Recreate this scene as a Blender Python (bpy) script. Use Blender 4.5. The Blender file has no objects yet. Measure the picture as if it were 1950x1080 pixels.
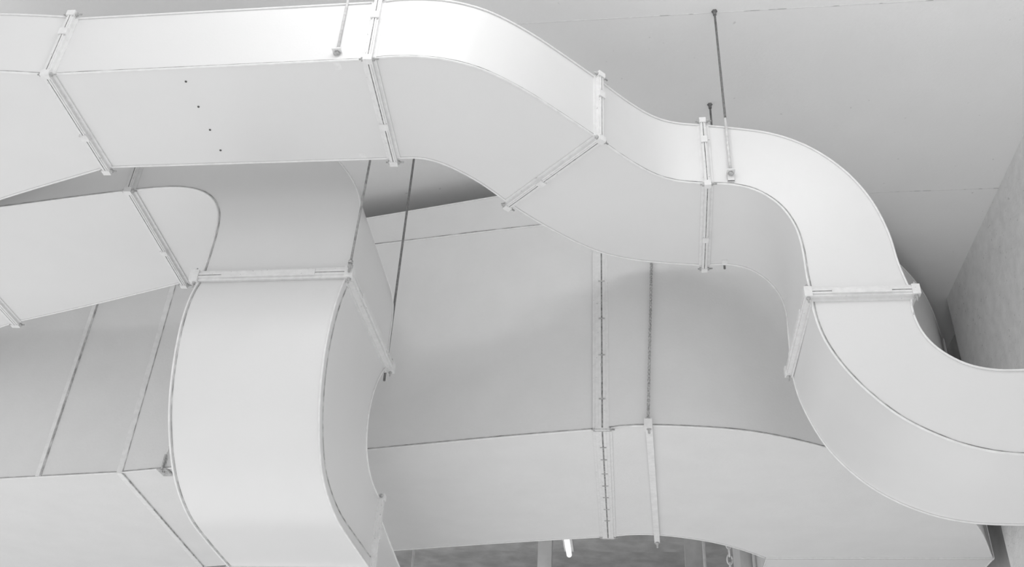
import bpy, bmesh, math, random
from mathutils import Vector, Matrix
random.seed(4)
C = bpy.context.scene.collection
# ------------------------------------------------------------------ camera model
F = 1857.0
CZ = 1.6
Yc = Vector((255, -1250, -1857)).normalized()
Zc = Vector((155, 2790, -1857)); Zc = (Zc - Zc.dot(Yc)*Yc).normalized()
Xc = Yc.cross(Zc).normalized()
R = Matrix((Xc, Yc, Zc))
def ray(px, py): return R @ Vector((px-975.0, 540.0-py, -F))
def onZ(px, py, z):
    r = ray(px, py); return r*(z/r.z) + Vector((0,0,CZ))
def onY(px, py, y):
    r = ray(px, py); return r*(y/r.y) + Vector((0,0,CZ))
cam = bpy.data.cameras.new('camera'); co = bpy.data.objects.new('camera', cam); C.objects.link(co)
cam.sensor_width = 36; cam.lens = 36*F/1950; cam.clip_start = .05
co.matrix_world = Matrix.Translation((0,0,CZ)) @ R.to_4x4()
bpy.context.scene.camera = co
bpy.context.scene.view_settings.view_transform = 'Standard'
# ------------------------------------------------------------------ materials
def mat(name, v, rough=.5, nscale=6, var=.04, bump=.05, bscale=120, spec=.4, metal=0, specks=None):
    m = bpy.data.materials.new(name); m.use_nodes = True
    nt = m.node_tree; b = nt.nodes['Principled BSDF']
    tc = nt.nodes.new('ShaderNodeTexCoord')
    n = nt.nodes.new('ShaderNodeTexNoise'); n.inputs['Scale'].default_value = nscale; n.inputs['Detail'].default_value = 6
    nt.links.new(tc.outputs['Object'], n.inputs['Vector'])
    cr = nt.nodes.new('ShaderNodeValToRGB')
    lo, hi = v*(1-var), min(1, v*(1+var))
    cr.color_ramp.elements[0].position = .3; cr.color_ramp.elements[1].position = .7
    cr.color_ramp.elements[0].color = (lo,lo,lo,1); cr.color_ramp.elements[1].color = (hi,hi,hi,1)
    nt.links.new(n.outputs['Fac'], cr.inputs['Fac'])
    col = cr.outputs['Color']
    if specks:
        sc, thr, dark = specks
        n3 = nt.nodes.new('ShaderNodeTexNoise'); n3.inputs['Scale'].default_value = sc; n3.inputs['Detail'].default_value = 2
        nt.links.new(tc.outputs['Object'], n3.inputs['Vector'])
        c3 = nt.nodes.new('ShaderNodeValToRGB'); c3.color_ramp.elements[0].position = thr; c3.color_ramp.elements[1].position = thr+.04
        c3.color_ramp.elements[0].color = (1,1,1,1); c3.color_ramp.elements[1].color = (dark,dark,dark,1)
        nt.links.new(n3.outputs['Fac'], c3.inputs['Fac'])
        mx = nt.nodes.new('ShaderNodeMix'); mx.data_type = 'RGBA'; mx.blend_type = 'MULTIPLY'; mx.inputs[0].default_value = 1
        nt.links.new(col, mx.inputs[6]); nt.links.new(c3.outputs['Color'], mx.inputs[7]); col = mx.outputs[2]
    nt.links.new(col, b.inputs['Base Color'])
    b.inputs['Roughness'].default_value = rough; b.inputs['Metallic'].default_value = metal
    b.inputs['Specular IOR Level'].default_value = spec
    if bump:
        n2 = nt.nodes.new('ShaderNodeTexNoise'); n2.inputs['Scale'].default_value = bscale; n2.inputs['Detail'].default_value = 3
        nt.links.new(tc.outputs['Object'], n2.inputs['Vector'])
        bp = nt.nodes.new('ShaderNodeBump'); bp.inputs['Strength'].default_value = bump; bp.inputs['Distance'].default_value = .01
        nt.links.new(n2.outputs['Fac'], bp.inputs['Height']); nt.links.new(bp.outputs['Normal'], b.inputs['Normal'])
    return m
PAINT = mat('white_duct_paint', .73, .34, 3, .012, .03, 90, spec=.9)
PAINT2 = mat('matte_duct_paint', .74, .6, 5, .02, .12, 70)
LIP = mat('seam_paint', .80, .45, 30, .06, .1, 200)
FLG = mat('flange_paint', .77, .45, 40, .05, .12, 160, specks=(60,.70,.7))
JOINT = mat('ceiling_joint_filler', .78, .8, 40, .1, .1, 100, specks=(9,.58,.6))
GAP = mat('dark_gasket', .28, .8, 60, .5, 0)
HOLE = mat('dark_hole', .10, .8, 60, .3, 0)
SEAM_SHADOW = mat('painted_seam_shadow', .48, .8, 18, .5, 0)  # dark tone for the shade lines painted in beside raised seams
RODL = mat('white_painted_rod', .66, .5, 60, .15, .1, 300)
RODW = mat('painted_rod', .34, .5, 60, .25, .1, 300)
RODD = mat('zinc_rod', .18, .45, 80, .3, .2, 300)
RODB = mat('beaded_rod_paint', .42, .6, 120, .5, .2, 300)
BOLT = mat('bolt_steel', .46, .4, 80, .3, 0)
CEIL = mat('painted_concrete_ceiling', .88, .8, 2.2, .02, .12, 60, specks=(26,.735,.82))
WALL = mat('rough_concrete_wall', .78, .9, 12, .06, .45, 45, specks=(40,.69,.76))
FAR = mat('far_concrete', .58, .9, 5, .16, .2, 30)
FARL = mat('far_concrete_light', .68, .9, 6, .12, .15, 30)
FLOOR = mat('concrete_floor', .62, .8, 3, .06, .1, 40)
def emis(name, s):
    m = bpy.data.materials.new(name); m.use_nodes = True
    b = m.node_tree.nodes['Principled BSDF']
    b.inputs['Emission Color'].default_value = (1,1,1,1); b.inputs['Emission Strength'].default_value = s
    return m
TUBE = emis('glowing_tube', .9)
# ------------------------------------------------------------------ builders
def thing(name, label, cat, loc, group=None):
    o = bpy.data.objects.new(name, None); C.objects.link(o); o.empty_display_size = .1
    o.location = loc; o['label'] = label; o['category'] = cat
    if group: o['group'] = group
    return o
def obj(name, bm, m, parent=None, kind=None, label=None, cat=None):
    bmesh.ops.recalc_face_normals(bm, faces=bm.faces)
    me = bpy.data.meshes.new(name); bm.to_mesh(me); bm.free(); me.materials.append(m)
    o = bpy.data.objects.new(name, me); C.objects.link(o)
    if parent:
        o.parent = parent
        root = parent
        while root.parent: root = root.parent
        if parent is root: o.location = -Vector(root.location)
    if kind: o['kind'] = kind
    if label: o['label'] = label
    if cat: o['category'] = cat
    return o
def box(bm, c, ax, ay, az):
    c = Vector(c); vs = []
    for i in (-1,1):
        for j in (-1,1):
            for k in (-1,1): vs.append(bm.verts.new(c+ax*i+ay*j+az*k))
    for f in ((0,1,3,2),(4,6,7,5),(0,4,5,1),(2,3,7,6),(0,2,6,4),(1,5,7,3)):
        bm.faces.new([vs[i] for i in f])
def abox(bm, x0,x1,y0,y1,z0,z1):
    box(bm, ((x0+x1)/2,(y0+y1)/2,(z0+z1)/2), Vector(((x1-x0)/2,0,0)), Vector((0,(y1-y0)/2,0)), Vector((0,0,(z1-z0)/2)))
def frame(d):
    d = d.normalized(); u = d.cross(Vector((0,0,1)))
    if u.length < .05: u = d.cross(Vector((0,1,0)))
    u.normalize(); return u, d.cross(u).normalized()
def tube(bm, pts, r, n=6):
    rings = []
    for i, p in enumerate(pts):
        d = (pts[min(i+1,len(pts)-1)] - pts[max(i-1,0)])
        u, v = frame(d); rr = r[i] if isinstance(r, list) else r
        rings.append([bm.verts.new(p + (u*math.cos(2*math.pi*k/n)+v*math.sin(2*math.pi*k/n))*rr) for k in range(n)])
    for a, b in zip(rings, rings[1:]):
        s = min(range(n), key=lambda q: (b[q].co-a[0].co).length)
        rev = (b[(s+1)%n].co-a[1].co).length > (b[(s-1)%n].co-a[1].co).length
        bb = [b[(s-k)%n] if rev else b[(s+k)%n] for k in range(n)]
        for k in range(n):
            f = bm.faces.new((a[k], a[(k+1)%n], bb[(k+1)%n], bb[k])); f.smooth = True
        b[:] = bb
    bm.faces.new(rings[0]); bm.faces.new(rings[-1])
def cyl(bm, a, b, r, n=12): tube(bm, [Vector(a), Vector(b)], r, n)
def turned(bm, a, d, prof, n=8):
    """one solid along d from point a, prof = [(distance, radius), ...]"""
    tube(bm, [a+d*s for s,_ in prof], [r for _,r in prof], n)
def resample(pts, n):
    pts = [Vector(p) for p in pts]
    if len(pts) == 2: return [pts[0].lerp(pts[1], i/(n-1)) for i in range(n)]
    P = [pts[0]*2-pts[1]] + pts + [pts[-1]*2-pts[-2]]
    dense = []
    for i in range(1, len(P)-2):
        p0,p1,p2,p3 = P[i-1],P[i],P[i+1],P[i+2]
        t0 = 0; t1 = t0+max(1e-4,(p1-p0).length)**.5; t2 = t1+max(1e-4,(p2-p1).length)**.5; t3 = t2+max(1e-4,(p3-p2).length)**.5
        for k in range(16):
            t = t1+(t2-t1)*k/16
            A1=p0*((t1-t)/(t1-t0))+p1*((t-t0)/(t1-t0)); A2=p1*((t2-t)/(t2-t1))+p2*((t-t1)/(t2-t1)); A3=p2*((t3-t)/(t3-t2))+p3*((t-t2)/(t3-t2))
            B1=A1*((t2-t)/(t2-t0))+A2*((t-t0)/(t2-t0)); B2=A2*((t3-t)/(t3-t1))+A3*((t-t1)/(t3-t1))
            dense.append(B1*((t2-t)/(t2-t1))+B2*((t-t1)/(t2-t1)))
    dense.append(pts[-1])
    for _ in range(18):
        dense = [dense[0]] + [(dense[i-1]+dense[i]*2+dense[i+1])/4 for i in range(1,len(dense)-1)] + [dense[-1]]
    L = [0]
    for a,b in zip(dense,dense[1:]): L.append(L[-1]+(b-a).length)
    out = []; j = 0
    for i in range(n):
        s = L[-1]*i/(n-1)
        while j < len(L)-2 and L[j+1] < s: j += 1
        out.append(dense[j].lerp(dense[j+1], (s-L[j])/max(1e-9, L[j+1]-L[j])))
    return out
N = 41
def section(parent, T, M, B, K, m=PAINT, n=N, lip=.0048, shadow_line=True, label=None, inner_line=None):
    T,M,B,K = [resample(c, n) for c in (T,M,B,K)]
    bm = bmesh.new()
    rings = [[bm.verts.new(c[i]) for c in (T,M,B,K)] for i in range(n)]
    for a,b in zip(rings, rings[1:]):
        for k in range(4):
            f = bm.faces.new((a[k],a[(k+1)%4],b[(k+1)%4],b[k])); f.smooth = True
    bm.faces.new(rings[0]); bm.faces.new(rings[-1])
    for a,b in zip(rings, rings[1:]):
        for k in range(4): bm.edges.get((a[k],b[k])).smooth = False
    for r in (rings[0], rings[-1]):
        for k in range(4): bm.edges.get((r[k], r[(k+1)%4])).smooth = False
    s = obj('duct_section', bm, m, parent, label=label)
    cs = (T,M,B,K)
    for k in range(4):
        pr, nx = cs[(k-1)%4], cs[(k+1)%4]
        pts = []; sp = []
        for i in range(n):
            c = cs[k][i]; a = (c-pr[i]).normalized(); b = (c-nx[i]).normalized()
            pts.append(c + (a+b)*lip*.45)
            if k == 0: sp.append(c + (b)*.002 + (a)*lip*.9)
            elif k == 1: sp.append(c - a*(lip*1.5) + b*.0005)
            else: sp.append(c + b*lip*.2 + a*lip*1.2)
        bm = bmesh.new(); tube(bm, pts, lip, 6); obj('edge_seam', bm, LIP, s)
        if shadow_line and k < 3:
            bm = bmesh.new(); tube(bm, sp, .0022, 5); obj('seam_shadow_line', bm, SEAM_SHADOW, s)  # thin dark tube drawn as the shadow along each lip
    if inner_line:      # second thin seam line on the right-hand (K-T) face
        pts = [t + (q-t).normalized()*inner_line + (t-mm).normalized()*.001 for t,q,mm in zip(T,K,M)]
        bm = bmesh.new(); tube(bm, pts, .0028, 5); obj('edge_seam', bm, SEAM_SHADOW, s)
    return s, [(T[0],M[0],B[0],K[0]), (T[-1],M[-1],B[-1],K[-1])]
def ring_solid(bm, corners, w, n, s0, s1, inset=.0):
    L = []
    for k in range(4):
        c = corners[k]; a = (c-corners[k-1]).normalized(); b = (c-corners[(k+1)%4]).normalized()
        inn = c-(a+b)*inset; out = c+(a+b)*w
        L.append([bm.verts.new(p+n*s) for p in (inn,out) for s in (s0,s1)])
    for k in range(4):
        p, q = L[k], L[(k+1)%4]
        for i,j in ((0,1),(1,3),(3,2),(2,0)):
            bm.faces.new((p[i],p[j],q[j],q[i]))
def flange(parent, corners, n, w=.025, t=.013, g=.0022, bolts=(), clips=((0,.3),(1,.62),(3,.5)), corner=True, bars=()):
    n = n.normalized(); corners = [Vector(c) for c in corners]
    fr = []
    for s0,s1 in ((-t-g,-g),(g,t+g)):
        e = -1 if s0 < 0 else 1
        bm = bmesh.new(); ring_solid(bm, corners, w*.82, n, s0, s1, .004)
        fr.append(obj('flange', bm, FLG, parent))
        a,b = sorted((e*g, e*(g+t*.45)))
        bm = bmesh.new(); ring_solid(bm, corners, w, n, a, b, -w*.7); obj('flange_rim', bm, FLG, fr[-1])
        a,b = sorted((e*(t+g), e*(t+g+.014)))
        bm = bmesh.new(); ring_solid(bm, corners, .006, n, a, b, .001)
        obj('rolled_lip', bm, FLG, fr[-1])
    bm = bmesh.new(); ring_solid(bm, corners, w*.93, n, -g*.98, g*.98, .002); obj('gasket', bm, GAP, parent)
    for k in range(4):
        c = corners[k]; a = (c-corners[k-1]).normalized(); b = (c-corners[(k+1)%4]).normalized()
        if corner:
            p = c+(a+b)*w*.6; q = t+g
            bm = bmesh.new(); turned(bm, p, n, [(-q-.02,.0035),(-q-.012,.0035),(-q-.011,.009),(-q-.003,.009),(q+.003,.009),(q+.011,.009),(q+.012,.004),(q+.028,.004)], 6)
            obj('bolt', bm, BOLT, fr[0])
            bm = bmesh.new(); box(bm, c+(a+b)*w*.58, a*w*.56, b*w*.56, n*(q+.0025)); obj('corner_plate', bm, FLG, fr[0])
    for k,q in clips:
        c = corners[k]; d = corners[(k+1)%4]; e = d-c; o = (c-corners[k-1]).normalized()
        bm = bmesh.new(); box(bm, c+e*q+o*w, e.normalized()*.018, o*.004, n*(t+g+.002)); obj('clip', bm, FLG, fr[1])
    for k,q,hl in bars:
        c = corners[k]; d = corners[(k+1)%4]; e = d-c; o = (c-corners[k-1]).normalized()
        bm = bmesh.new(); box(bm, c+e*q+o*w, e*hl, o*.0035, n*(t*.6)); obj('cleat_bar', bm, FLG, fr[1])
    for k,q in bolts:
        c = corners[k]; d = corners[(k+1)%4]; o = (c-corners[k-1]).normalized()
        p = c+(d-c)*q+o*w
        bm = bmesh.new(); box(bm, p, n*(t*.55), (d-c).normalized()*.0035, o*.004); obj('bolt', bm, BOLT, fr[1])
CEILZ = 3.9 + CZ
# ------------------------------------------------------------------ UPPER DUCT
ZA = 2.8; HA = .335
A = thing('air_duct', 'long white duct across the top, stepping down through two elbows on the right', 'duct', onZ(700,200,ZA))
up = Vector((0,0,1))
def zrun(parent, Mpx, Bpx, z, h0, h1, m=PAINT, **k):
    M = [onZ(x,y,z) for x,y in Mpx]; B = [onZ(x,y,z) for x,y in Bpx]
    M = resample(M, N); B = resample(B, N)
    T = [p+up*(h0+(h1-h0)*i/(N-1)) for i,p in enumerate(M)]; K = [p+up*(h0+(h1-h0)*i/(N-1)) for i,p in enumerate(B)]
    return section(parent, T, M, B, K, m, **k)
def plane_n(c): return (c[1]-c[0]).cross(c[2]-c[1]).normalized()
zrun(A, [(-130,134),(0,137),(93,142)], [(-130,425),(0,378),(200,318)], ZA, HA, HA)
s, e1 = zrun(A, [(93,142),(703,113)], [(203,317),(750,300)], ZA, .325, .325)
flange(A, e1[0], plane_n(e1[0])); flange(A, e1[1], plane_n(e1[1]))
s, e2 = zrun(A, [(703,113),(735,109),(790,108),(850,114),(920,133),(1000,173),(1060,211),(1139,264)], [(750,300),(775,299),(805,300),(840,309),(880,327),(920,350),(970,386)], ZA, .325, .345)
flange(A, e2[1], plane_n(e2[1]))
s, e3 = zrun(A, [(1139,264),(1175,290),(1210,313),(1250,334),(1290,345),(1347,350)], [(970,386),(1010,412),(1050,435),(1100,461),(1150,481),(1200,492),(1250,498),(1341,504)], ZA, .345, .345)
flange(A, e3[1], plane_n(e3[1]), t=.010)
Y0 = onZ(1347,350,ZA).y; Y1 = onZ(1341,504,ZA).y
T0,M0,B0,K0 = e3[1]
M4 = [M0]+[onY(x,y,Y0) for x,y in [(1390,351),(1440,362),(1487,392),(1517,435),(1530,480),(1536,520),(1545,562)]]
T4 = [T0]+[onY(x,y,Y0) for x,y in [(1400,246),(1470,256),(1540,281),(1610,328),(1660,385),(1693,450),(1708,500),(1736,560)]]
B4 = [B0]+[onY(x,y,Y1) for x,y in [(1385,502),(1430,512),(1470,540),(1495,580),(1503,640),(1509,716)]]
zf = (onY(1545,562,Y0)).z
T4[-1] = onY(1733,556,Y0); T4[-1].z = zf
B4[-1].z = zf; B4[-1].x = M4[-1].x
K4 = [Vector((p.x, Y1, p.z)) for p in T4]; K4[0] = K0
s, e4 = section(A, T4, M4, B4, K4)
flange(A, e4[1], Vector((0,0,-1)), t=.018, w=.028, clips=(), bars=((0,.5,.3),(1,.5,.3)))
M5 = [M4[-1]]+[onY(x,y,Y0) for x,y in [(1552,600),(1572,650),(1612,705),(1660,752),(1720,797),(1800,835),(1870,856),(1950,866)]]
T5 = [T4[-1]]+[onY(x,y,Y0) for x,y in [(1737,595),(1757,637),(1790,669),(1840,695),(1895,706),(1950,706)]]
B5 = [B4[-1]]+[onY(x,y,Y1) for x,y in [(1522,755),(1550,812),(1585,862),(1640,913),(1700,950),(1780,981),(1860,995),(1950,998)]]
K5 = [Vector((p.x, Y1, p.z)) for p in T5]
xe = 2.235
for c in (M5,T5,B5,K5): c.append(Vector((xe, c[-1].y, c[-1].z)))
s, e5 = section(A, T5, M5, B5, K5, n=61)
for x,y in ((354,155),(378,203),(400,247),(420,286),(1083,315)):
    bm = bmesh.new(); p = onZ(x,y,ZA); cyl(bm, p-up*.003, p+up*.001, .0045, 10); obj('screw_hole', bm, HOLE, A, label='small dark screw hole')
# ------------------------------------------------------------------ BRANCH DUCT
Bd = thing('air_duct', 'white branch duct at the left that turns down, then bends away below the upper duct', 'duct', (-1.55,3.8,CZ+2.3))
ZB = 2.877; HB = .35; YB0 = 3.4; YB1 = 4.2
zrun(Bd, [(-435,487),(-150,412)], [(-250,705),(30,612)], ZB, HB, HB)
s, b1 = zrun(Bd, [(-150,412),(0,395),(120,379),(248,363)], [(30,612),(150,585),(250,561),(350,536)], ZB, HB, HB)
flange(Bd, b1[0], plane_n(b1[0]), t=.02); flange(Bd, b1[1], plane_n(b1[1]))
T0,M0,B0,K0 = b1[1]
V = lambda x,y,z: Vector((x,y,z+CZ))
XLT = -1.885
innP = [onY(x,y,YB0) for x,y in [(300,358),(345,357),(383,364),(406,380),(416,402),(413,436),(400,482)]] + [V(XLT,YB0,2.345)]
out = [(-2.0,3.232),(-1.7,3.222),(-1.5,3.14),(-1.371,3.02),(-1.27,2.88),(-1.222,2.768),(-1.208,2.65),(-1.21,2.5),(-1.223,2.345)]
outk = [(-2.0,3.232),(-1.72,3.21),(-1.51,3.135),(-1.385,3.015),(-1.29,2.875),(-1.243,2.75),(-1.23,2.63),(-1.23,2.5),(-1.226,2.345)]
s, b2 = section(Bd, [T0]+[V(x,YB0,z) for x,z in out], [M0]+innP, [B0]+[Vector((p.x,YB1,p.z)) for p in innP], [K0]+[V(x,YB1,z) for x,z in outk])
flange(Bd, b2[1], Vector((0,0,-1)), t=.024, w=.034, clips=(), bars=((0,.52,.32),(3,.5,.3)))
XR = -1.223
oc = [(3.4,2.345),(3.35,2.24),(3.305,2.08),(3.293,1.88),(3.345,1.665),(3.485,1.475),(3.72,1.39),(4.0,1.372),(4.38,1.365)]
ox = [XLT,-1.880,-1.866,-1.848,-1.838,-1.832,-1.850,-1.872,-1.895]
ic = [(4.2,2.345),(4.10,2.23),(4.02,2.08),(4.0,1.95),(4.04,1.82),(4.16,1.735),(4.38,1.70)]
ix = [XLT,-1.878,-1.86,-1.85,-1.85,-1.87,-1.895]
s, b3 = section(Bd, [V(XR,y,z) for y,z in oc], [V(x,y,z) for x,(y,z) in zip(ox,oc)], [V(x,y,z) for x,(y,z) in zip(ix,ic)], [V(XR,y,z) for y,z in ic], n=61, inner_line=.05)
flange(Bd, b3[1], Vector((0,1,0)), t=.016)
x0_, x1_ = XR-.006, -1.885
s, b4 = section(Bd, [V(x0_,4.38,1.37), V(x0_,5.2,1.34), V(x0_,6.8,1.3)], [V(x1_,4.38,1.37), V(x1_,5.2,1.34), V(x1_,6.8,1.3)], [V(x1_,4.38,1.65), V(x1_,5.2,1.52), V(x1_,6.8,1.5)], [V(x0_,4.38,1.65), V(x0_,5.2,1.52), V(x0_,6.8,1.5)])
# ------------------------------------------------------------------ BIG REAR DUCT
ZC = 2.108; HC = 1.595
Cd = thing('air_duct', 'largest white duct, deep-sided, running behind the other two and curving away on the right', 'duct', onZ(1000,920,ZC))
Ms = onZ(228,900,ZC); Bs = onZ(383,1078,ZC); dB = Bs-Ms
Ml = onZ(-260,926,ZC)
def zrun3(parent, M, B, **k):
    M = resample(M,N); B = resample(B,N)
    s, e = section(parent, [p+up*HC for p in M], M, B, [p+up*HC for p in B], PAINT2, **k)
    return s, e, M
s, c1, _ = zrun3(Cd, [Ml, Ms], [Ml+dB, Bs])
Mf = onZ(1147,817,ZC); Bf = onZ(1158,1021,ZC)
s, c2, Mc2 = zrun3(Cd, [Ms, onZ(697,857,ZC), onZ(950,833,ZC), Mf], [Bs, onZ(755,1047,ZC), onZ(1000,1030,ZC), Bf])
hs = [1.44-.13*i/(N-1) for i in range(N)]
bm = bmesh.new(); tube(bm, [p+up*h for p,h in zip(Mc2,hs)], .006, 6); obj('side_seam', bm, LIP, s)
bm = bmesh.new(); tube(bm, [p+up*(h+.009)+Vector((0,-.001,0)) for p,h in zip(Mc2,hs)], .0035, 5); obj('seam_shadow_line', bm, SEAM_SHADOW, s)  # shade line of the side seam, modelled as a dark tube
s, c3, _ = zrun3(Cd, [Mf]+[onZ(x,y,ZC) for x,y in [(1200,811),(1290,812),(1380,817),(1450,825),(1575,853),(1700,896),(1800,948),(1860,1000),(1890,1064)]],
   [Bf]+[onZ(x,y,ZC) for x,y in [(1200,1017),(1260,1018),(1350,1030),(1410,1045),(1460,1063)]])
me, be = c3[1][1], c3[1][2]
s, c4, _ = zrun3(Cd, [me, me+Vector((0,2.2,0))], [be, be+Vector((0,2.2,0))])
flange(Cd, c2[1], plane_n(c2[1]), w=.014, t=.030, g=.004, bolts=[(0,q) for q in (.14,.30,.45,.60,.74,.90)]+[(1,q) for q in (.12,.22,.34,.45,.56,.68,.8)], clips=())
flange(Cd, c3[1], plane_n(c3[1]), w=.008, t=.008, clips=(), corner=False)
bm = bmesh.new(); ring_solid(bm, c1[1], .008, plane_n(c1[1]), -.016, .016, .002); obj('joint_strip', bm, LIP, Cd)
bm = bmesh.new(); ring_solid(bm, c1[1], .009, plane_n(c1[1]), .016, .021, .002); obj('seam_shadow_line', bm, SEAM_SHADOW, Cd)  # dark band painted in as shade beside the joint strip
q = onZ(72,908,ZC); d = (Ms-Ml).normalized()
tq = (q-Ml).dot(d); q = Ml+d*tq
nrm = Vector((d.y,-d.x,0))
bm = bmesh.new(); box(bm, q+up*HC/2+nrm*.004, d*.013, nrm*.008, up*HC/2*.998); obj('stiffener', bm, LIP, Cd)
bm = bmesh.new(); box(bm, q+up*HC/2+d*.017+nrm*.001, d*.004, nrm*.004, up*HC/2*.998); obj('seam_shadow_line', bm, SEAM_SHADOW, Cd)  # dark strip standing in for the stiffener's shadow
# ------------------------------------------------------------------ HANGERS
def hanger(label, p, ztop, m, bracket='clip', out=Vector((0,-1,0)), r=.0055, tail=.0, thread=False, lean=0, painted_to=None):
    p = Vector(p); t = thing('hanger_rod', label, 'hanger rod', p)
    top = Vector((p.x+lean, p.y, ztop)); d = (top-p).normalized()
    bm = bmesh.new(); a = p-d*tail
    if thread:
        L = (top-a).length; prof = []; s = 0; big = False
        while s < L:
            rr = r*1.35 if big else r
            prof += [(s, rr), (min(L, s+.0085), rr)]; s += .0115; big = (not big)
        turned(bm, a, d, prof, 8)
    else: cyl(bm, a, top, r, 10)
    rd = obj('rod', bm, m, t)
    if painted_to:
        bm = bmesh.new(); cyl(bm, a, p+d*((painted_to-p.z)/d.z), r*1.12, 10); obj('paint_coat', bm, RODL, rd, label='white overpainted lower length of the rod')
    bm = bmesh.new(); turned(bm, top, -up, [(0,.015),(.003,.015),(.0035,.009),(.03,.009)], 6)
    obj('ceiling_anchor', bm, m, t)
    if bracket == 'clip':
        bm = bmesh.new(); box(bm, p-out*.010, Vector((.014,0,0)), out*.002, up*.034); br = obj('bracket', bm, FLG, t)
        bm = bmesh.new(); box(bm, p+up*.012+out*.004, Vector((.018,0,0)), out*.016, up*.0025); obj('bracket_shelf', bm, FLG, br)
        bm = bmesh.new(); box(bm, p-up*.032-out*.030, Vector((.014,0,0)), out*.022, up*.0025); obj('bracket_tab', bm, FLG, br)
    for z0,z1 in ((.016,.028),(-.004,.008)):
        bm = bmesh.new(); cyl(bm, p+up*z0, p+up*z1, .011, 6); obj('nut', bm, BOLT, t)
    return t
p = onZ(641,120,ZA); hanger('pale rod with clip on the near side of the upper duct, near top left', (p.x,p.y-.016,p.z+.034), CEILZ, RODL)
p = onZ(692,302,ZA); hanger('rod behind the upper duct, only its clip showing at the lower edge', (p.x,p.y+.016,p.z+.034), CEILZ, RODW, out=Vector((0,1,0)))
p = onZ(1392,352,ZA); hanger('rod bolted to the ceiling, dark above and pale below, in front of the right elbow', (p.x,Y0-.018,p.z+.036), CEILZ, RODD, painted_to=CZ+3.17)
p = onZ(1380,503,ZA); hanger('short dark rod behind the right elbow, reaching the ceiling above it', (p.x,Y1+.018,p.z+.034), CEILZ, RODD, out=Vector((0,1,0)), tail=.05)
p = V(XR+.026,YB0-.05,2.36); hanger('grey rod ending at the near corner of the branch duct flange', p, CEILZ, RODW, bracket=None, tail=.03, lean=.03)
p = V(XR-.010,YB1+.026,2.33); hanger('dark rod through the far corner of the branch duct flange, nut below', p, CEILZ, RODD, bracket=None, tail=.06, r=.0065)
p = onY(1234,806,onZ(1234,812,ZC).y-.03)
t = hanger('threaded rod and steel channel carrying the big rear duct, right of its bolted joint', p, CEILZ, RODB, bracket=None, r=.0055, tail=.03, thread=True, lean=.09)
bm = bmesh.new(); box(bm, p-up*.01, Vector((.020,0,0)), Vector((0,.024,0)), up*.024); obj('clamp', bm, FLG, t)
a = onZ(1236,812,ZC); b = onZ(1251,1024,ZC); dd = (b-a).normalized(); sx = Vector((dd.y,-dd.x,0))
bm = bmesh.new(); L = (b-a).length/2
box(bm, (a+b)/2-up*.010, dd*(L+.05), sx*.017, up*.009); ch = obj('channel', bm, LIP, t)
for e,sg in ((a,-1),(b,1)):
    bm = bmesh.new(); q = e+dd*sg*.035; turned(bm, q, -up, [(-.01,.006),(.019,.006),(.02,.013),(.032,.013),(.033,.006),(.055,.006)], 6); obj('bolt', bm, BOLT, ch)
q = onZ(316,897,ZC)
p = Vector((q.x, q.y-.035, q.z+.03))
t = hanger('rod and clamp at the lower edge of the big rear duct, beside the branch duct', p, CEILZ, RODL, bracket=None, tail=.05)
bm = bmesh.new(); box(bm, p-up*.04+Vector((0,.03,0)), Vector((.03,0,0)), Vector((0,.05,0)), up*.004); br = obj('bracket', bm, BOLT, t)
bm = bmesh.new(); box(bm, p, Vector((.004,0,0)), Vector((0,.022,0)), up*.05); obj('bracket_web', bm, BOLT, br)
# ------------------------------------------------------------------ SETTING
def struct(name, bm, m, label=None): return obj(name, bm, m, kind='structure', label=label)
bm = bmesh.new(); abox(bm, -9, 9, -3, 7.6, CEILZ, CEILZ+.3); struct('ceiling', bm, CEIL)
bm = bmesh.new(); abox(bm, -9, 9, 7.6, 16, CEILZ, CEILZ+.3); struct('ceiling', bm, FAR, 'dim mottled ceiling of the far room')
bm = bmesh.new(); abox(bm, -9, 2.24, 3.405, 3.409, CEILZ-.0008, CEILZ+.01); struct('trim_1', bm, JOINT, 'thin joint line across the ceiling')
YS = 4.9
bm = bmesh.new(); abox(bm, .5, 2.24, YS-.002, YS+.002, CEILZ-.0008, CEILZ+.01); struct('trim_2', bm, JOINT, 'thin ceiling joint further back')
bm = bmesh.new(); abox(bm, -9, 9, -3, 16, -.2, 0); struct('floor', bm, FLOOR)
bm = bmesh.new(); abox(bm, 2.24, 2.9, -3, 6.14, 0, CEILZ); struct('wall_right', bm, WALL)
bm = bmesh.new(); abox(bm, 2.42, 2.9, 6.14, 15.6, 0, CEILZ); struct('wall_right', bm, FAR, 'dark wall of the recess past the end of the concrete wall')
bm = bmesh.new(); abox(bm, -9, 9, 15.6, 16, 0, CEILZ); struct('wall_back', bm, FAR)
for k,y in enumerate((10.6, 12.6)):
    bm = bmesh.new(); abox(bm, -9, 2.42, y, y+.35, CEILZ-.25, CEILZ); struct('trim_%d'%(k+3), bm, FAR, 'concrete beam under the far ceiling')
def column(px, w, y, m, label):
    p = onY(px,1060,y); bm = bmesh.new(); abox(bm, p.x-w/2, p.x+w/2, y, y+w, 0, CEILZ)
    return obj('concrete_column', bm, m, label=label, cat='column')
column(1037, .13, 9.0, FARL, 'pale narrow column in the far room, beside the lit tube')
column(1325, .20, 9.6, FAR, 'dark column in the far room, beyond the slim vertical pipe')
t = thing('ceiling_light', 'lit fluorescent tube under the far ceiling, seen below the big duct', 'ceiling light', onZ(1081,1040,3.3))
a = onZ(1079,1026,3.35); b = onZ(1084,1057,3.35)
bm = bmesh.new(); cyl(bm, a, b, .028, 12); obj('tube', bm, TUBE, t)
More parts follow.
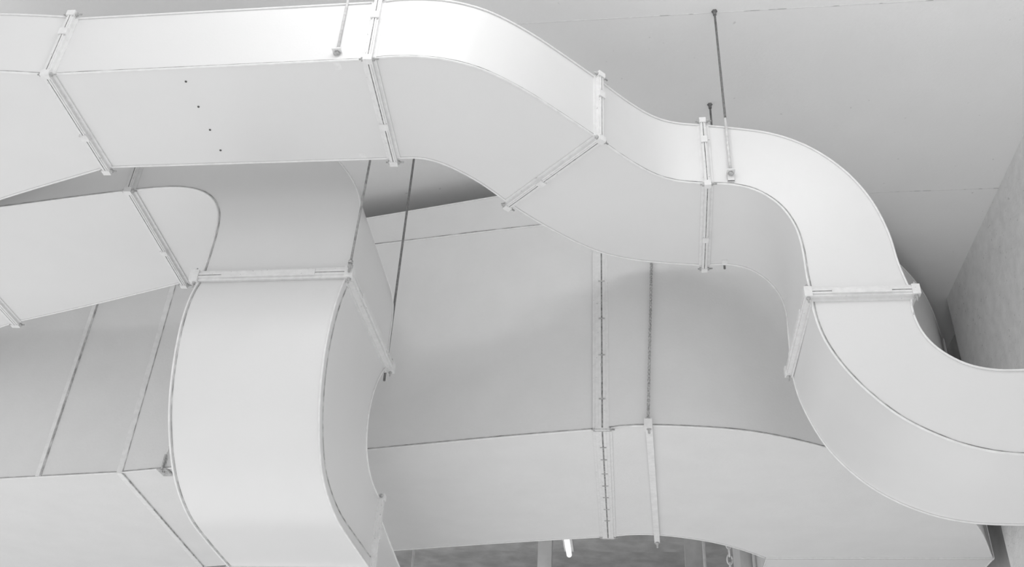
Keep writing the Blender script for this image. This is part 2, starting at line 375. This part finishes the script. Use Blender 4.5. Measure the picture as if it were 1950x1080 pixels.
bm = bmesh.new(); box(bm, (a+b)/2+up*.055, Vector((.05,0,0)), (b-a)/2*1.03, up*.02); obj('housing', bm, FARL, t)
bm = bmesh.new(); m_ = (a+b)/2+up*.075; cyl(bm, m_, Vector((m_.x,m_.y,CEILZ)), .008, 8); obj('stem', bm, FARL, t)
def pipe(px0,py0,y,r,m,label):
    a = onY(px0,py0,y); t = thing('pipe', label, 'pipe', (a.x,a.y,0))
    bm = bmesh.new(); cyl(bm, Vector((a.x,a.y,CEILZ)), Vector((a.x,a.y,0)), r, 14); obj('pipe_body', bm, m, t)
    bm = bmesh.new(); cyl(bm, Vector((a.x,a.y,CEILZ-.03)), Vector((a.x,a.y,CEILZ)), r*1.8, 14); obj('ceiling_plate', bm, m, t)
pipe(1341,1055,7.0,.011,LIP,'slim pale vertical pipe below the big duct, left of the chain')
pipe(1421,1065,7.0,.042,FARL,'thick grey vertical pipe below the big duct, right of the chain')
pipe(787,1062,7.2,.011,LIP,'slim pale vertical pipe just right of the branch duct')
p0 = onY(1389,1060,6.9); bm = bmesh.new(); zz = CEILZ+.004; k = 0
while zz > CZ+1.75:
    c = Vector((p0.x,p0.y,zz-.03)); u = Vector((1,0,0)) if k%2 else Vector((0,1,0))
    pts = [c+u*.018*math.cos(a*math.pi/6)+up*.036*math.sin(a*math.pi/6) for a in range(13)]
    tube(bm, pts, .006, 6); zz -= .056; k += 1
o = obj('chain', bm, LIP, label='small steel link chain hanging below the big duct', cat='chain')
# ------------------------------------------------------------------ LIGHT
w = bpy.data.worlds.new('world'); bpy.context.scene.world = w; w.use_nodes = True
w.node_tree.nodes['Background'].inputs[0].default_value = (1,1,1,1); w.node_tree.nodes['Background'].inputs[1].default_value = .76
def area(name, loc, target, sx, sy, e):
    l = bpy.data.lights.new(name,'AREA'); l.shape='RECTANGLE'; l.size=sx; l.size_y=sy; l.energy=e
    o = bpy.data.objects.new(name,l); C.objects.link(o); o.location = loc
    d = Vector(target)-Vector(loc); o.rotation_euler = d.to_track_quat('-Z','Y').to_euler(); return o
area('lamp_near', (-.7,1.75,CZ+3.7), (-.7,3.0,CZ+2.4), 1.1, .25, 8)
area('fill_left', (-1.5,.85,CZ+3.84), (-1.6,3.3,CZ+2.2), .6, .12, 7)  # unseen extra light, added to brighten the branch duct below its flange
area('lamp_right', (.9,1.9,CZ+3.82), (1.0,4.5,CZ+3.2), .8, .15, 2.5)
area('floor_bounce', (0,3.2,.06), (0,3.2001,5), 17, 12, 440)
area('ceiling_fill', (1.1,1.6,CZ+3.16), (1.1,1.601,CZ+3.9), 1.8, 1.2, 11)  # unseen fill added to lift the ceiling, no fitting there
area('lamp_behind', (1.0,-2.0,CZ+2.4), (.5,4.5,CZ+2.6), 2.5, 1.0, 6)
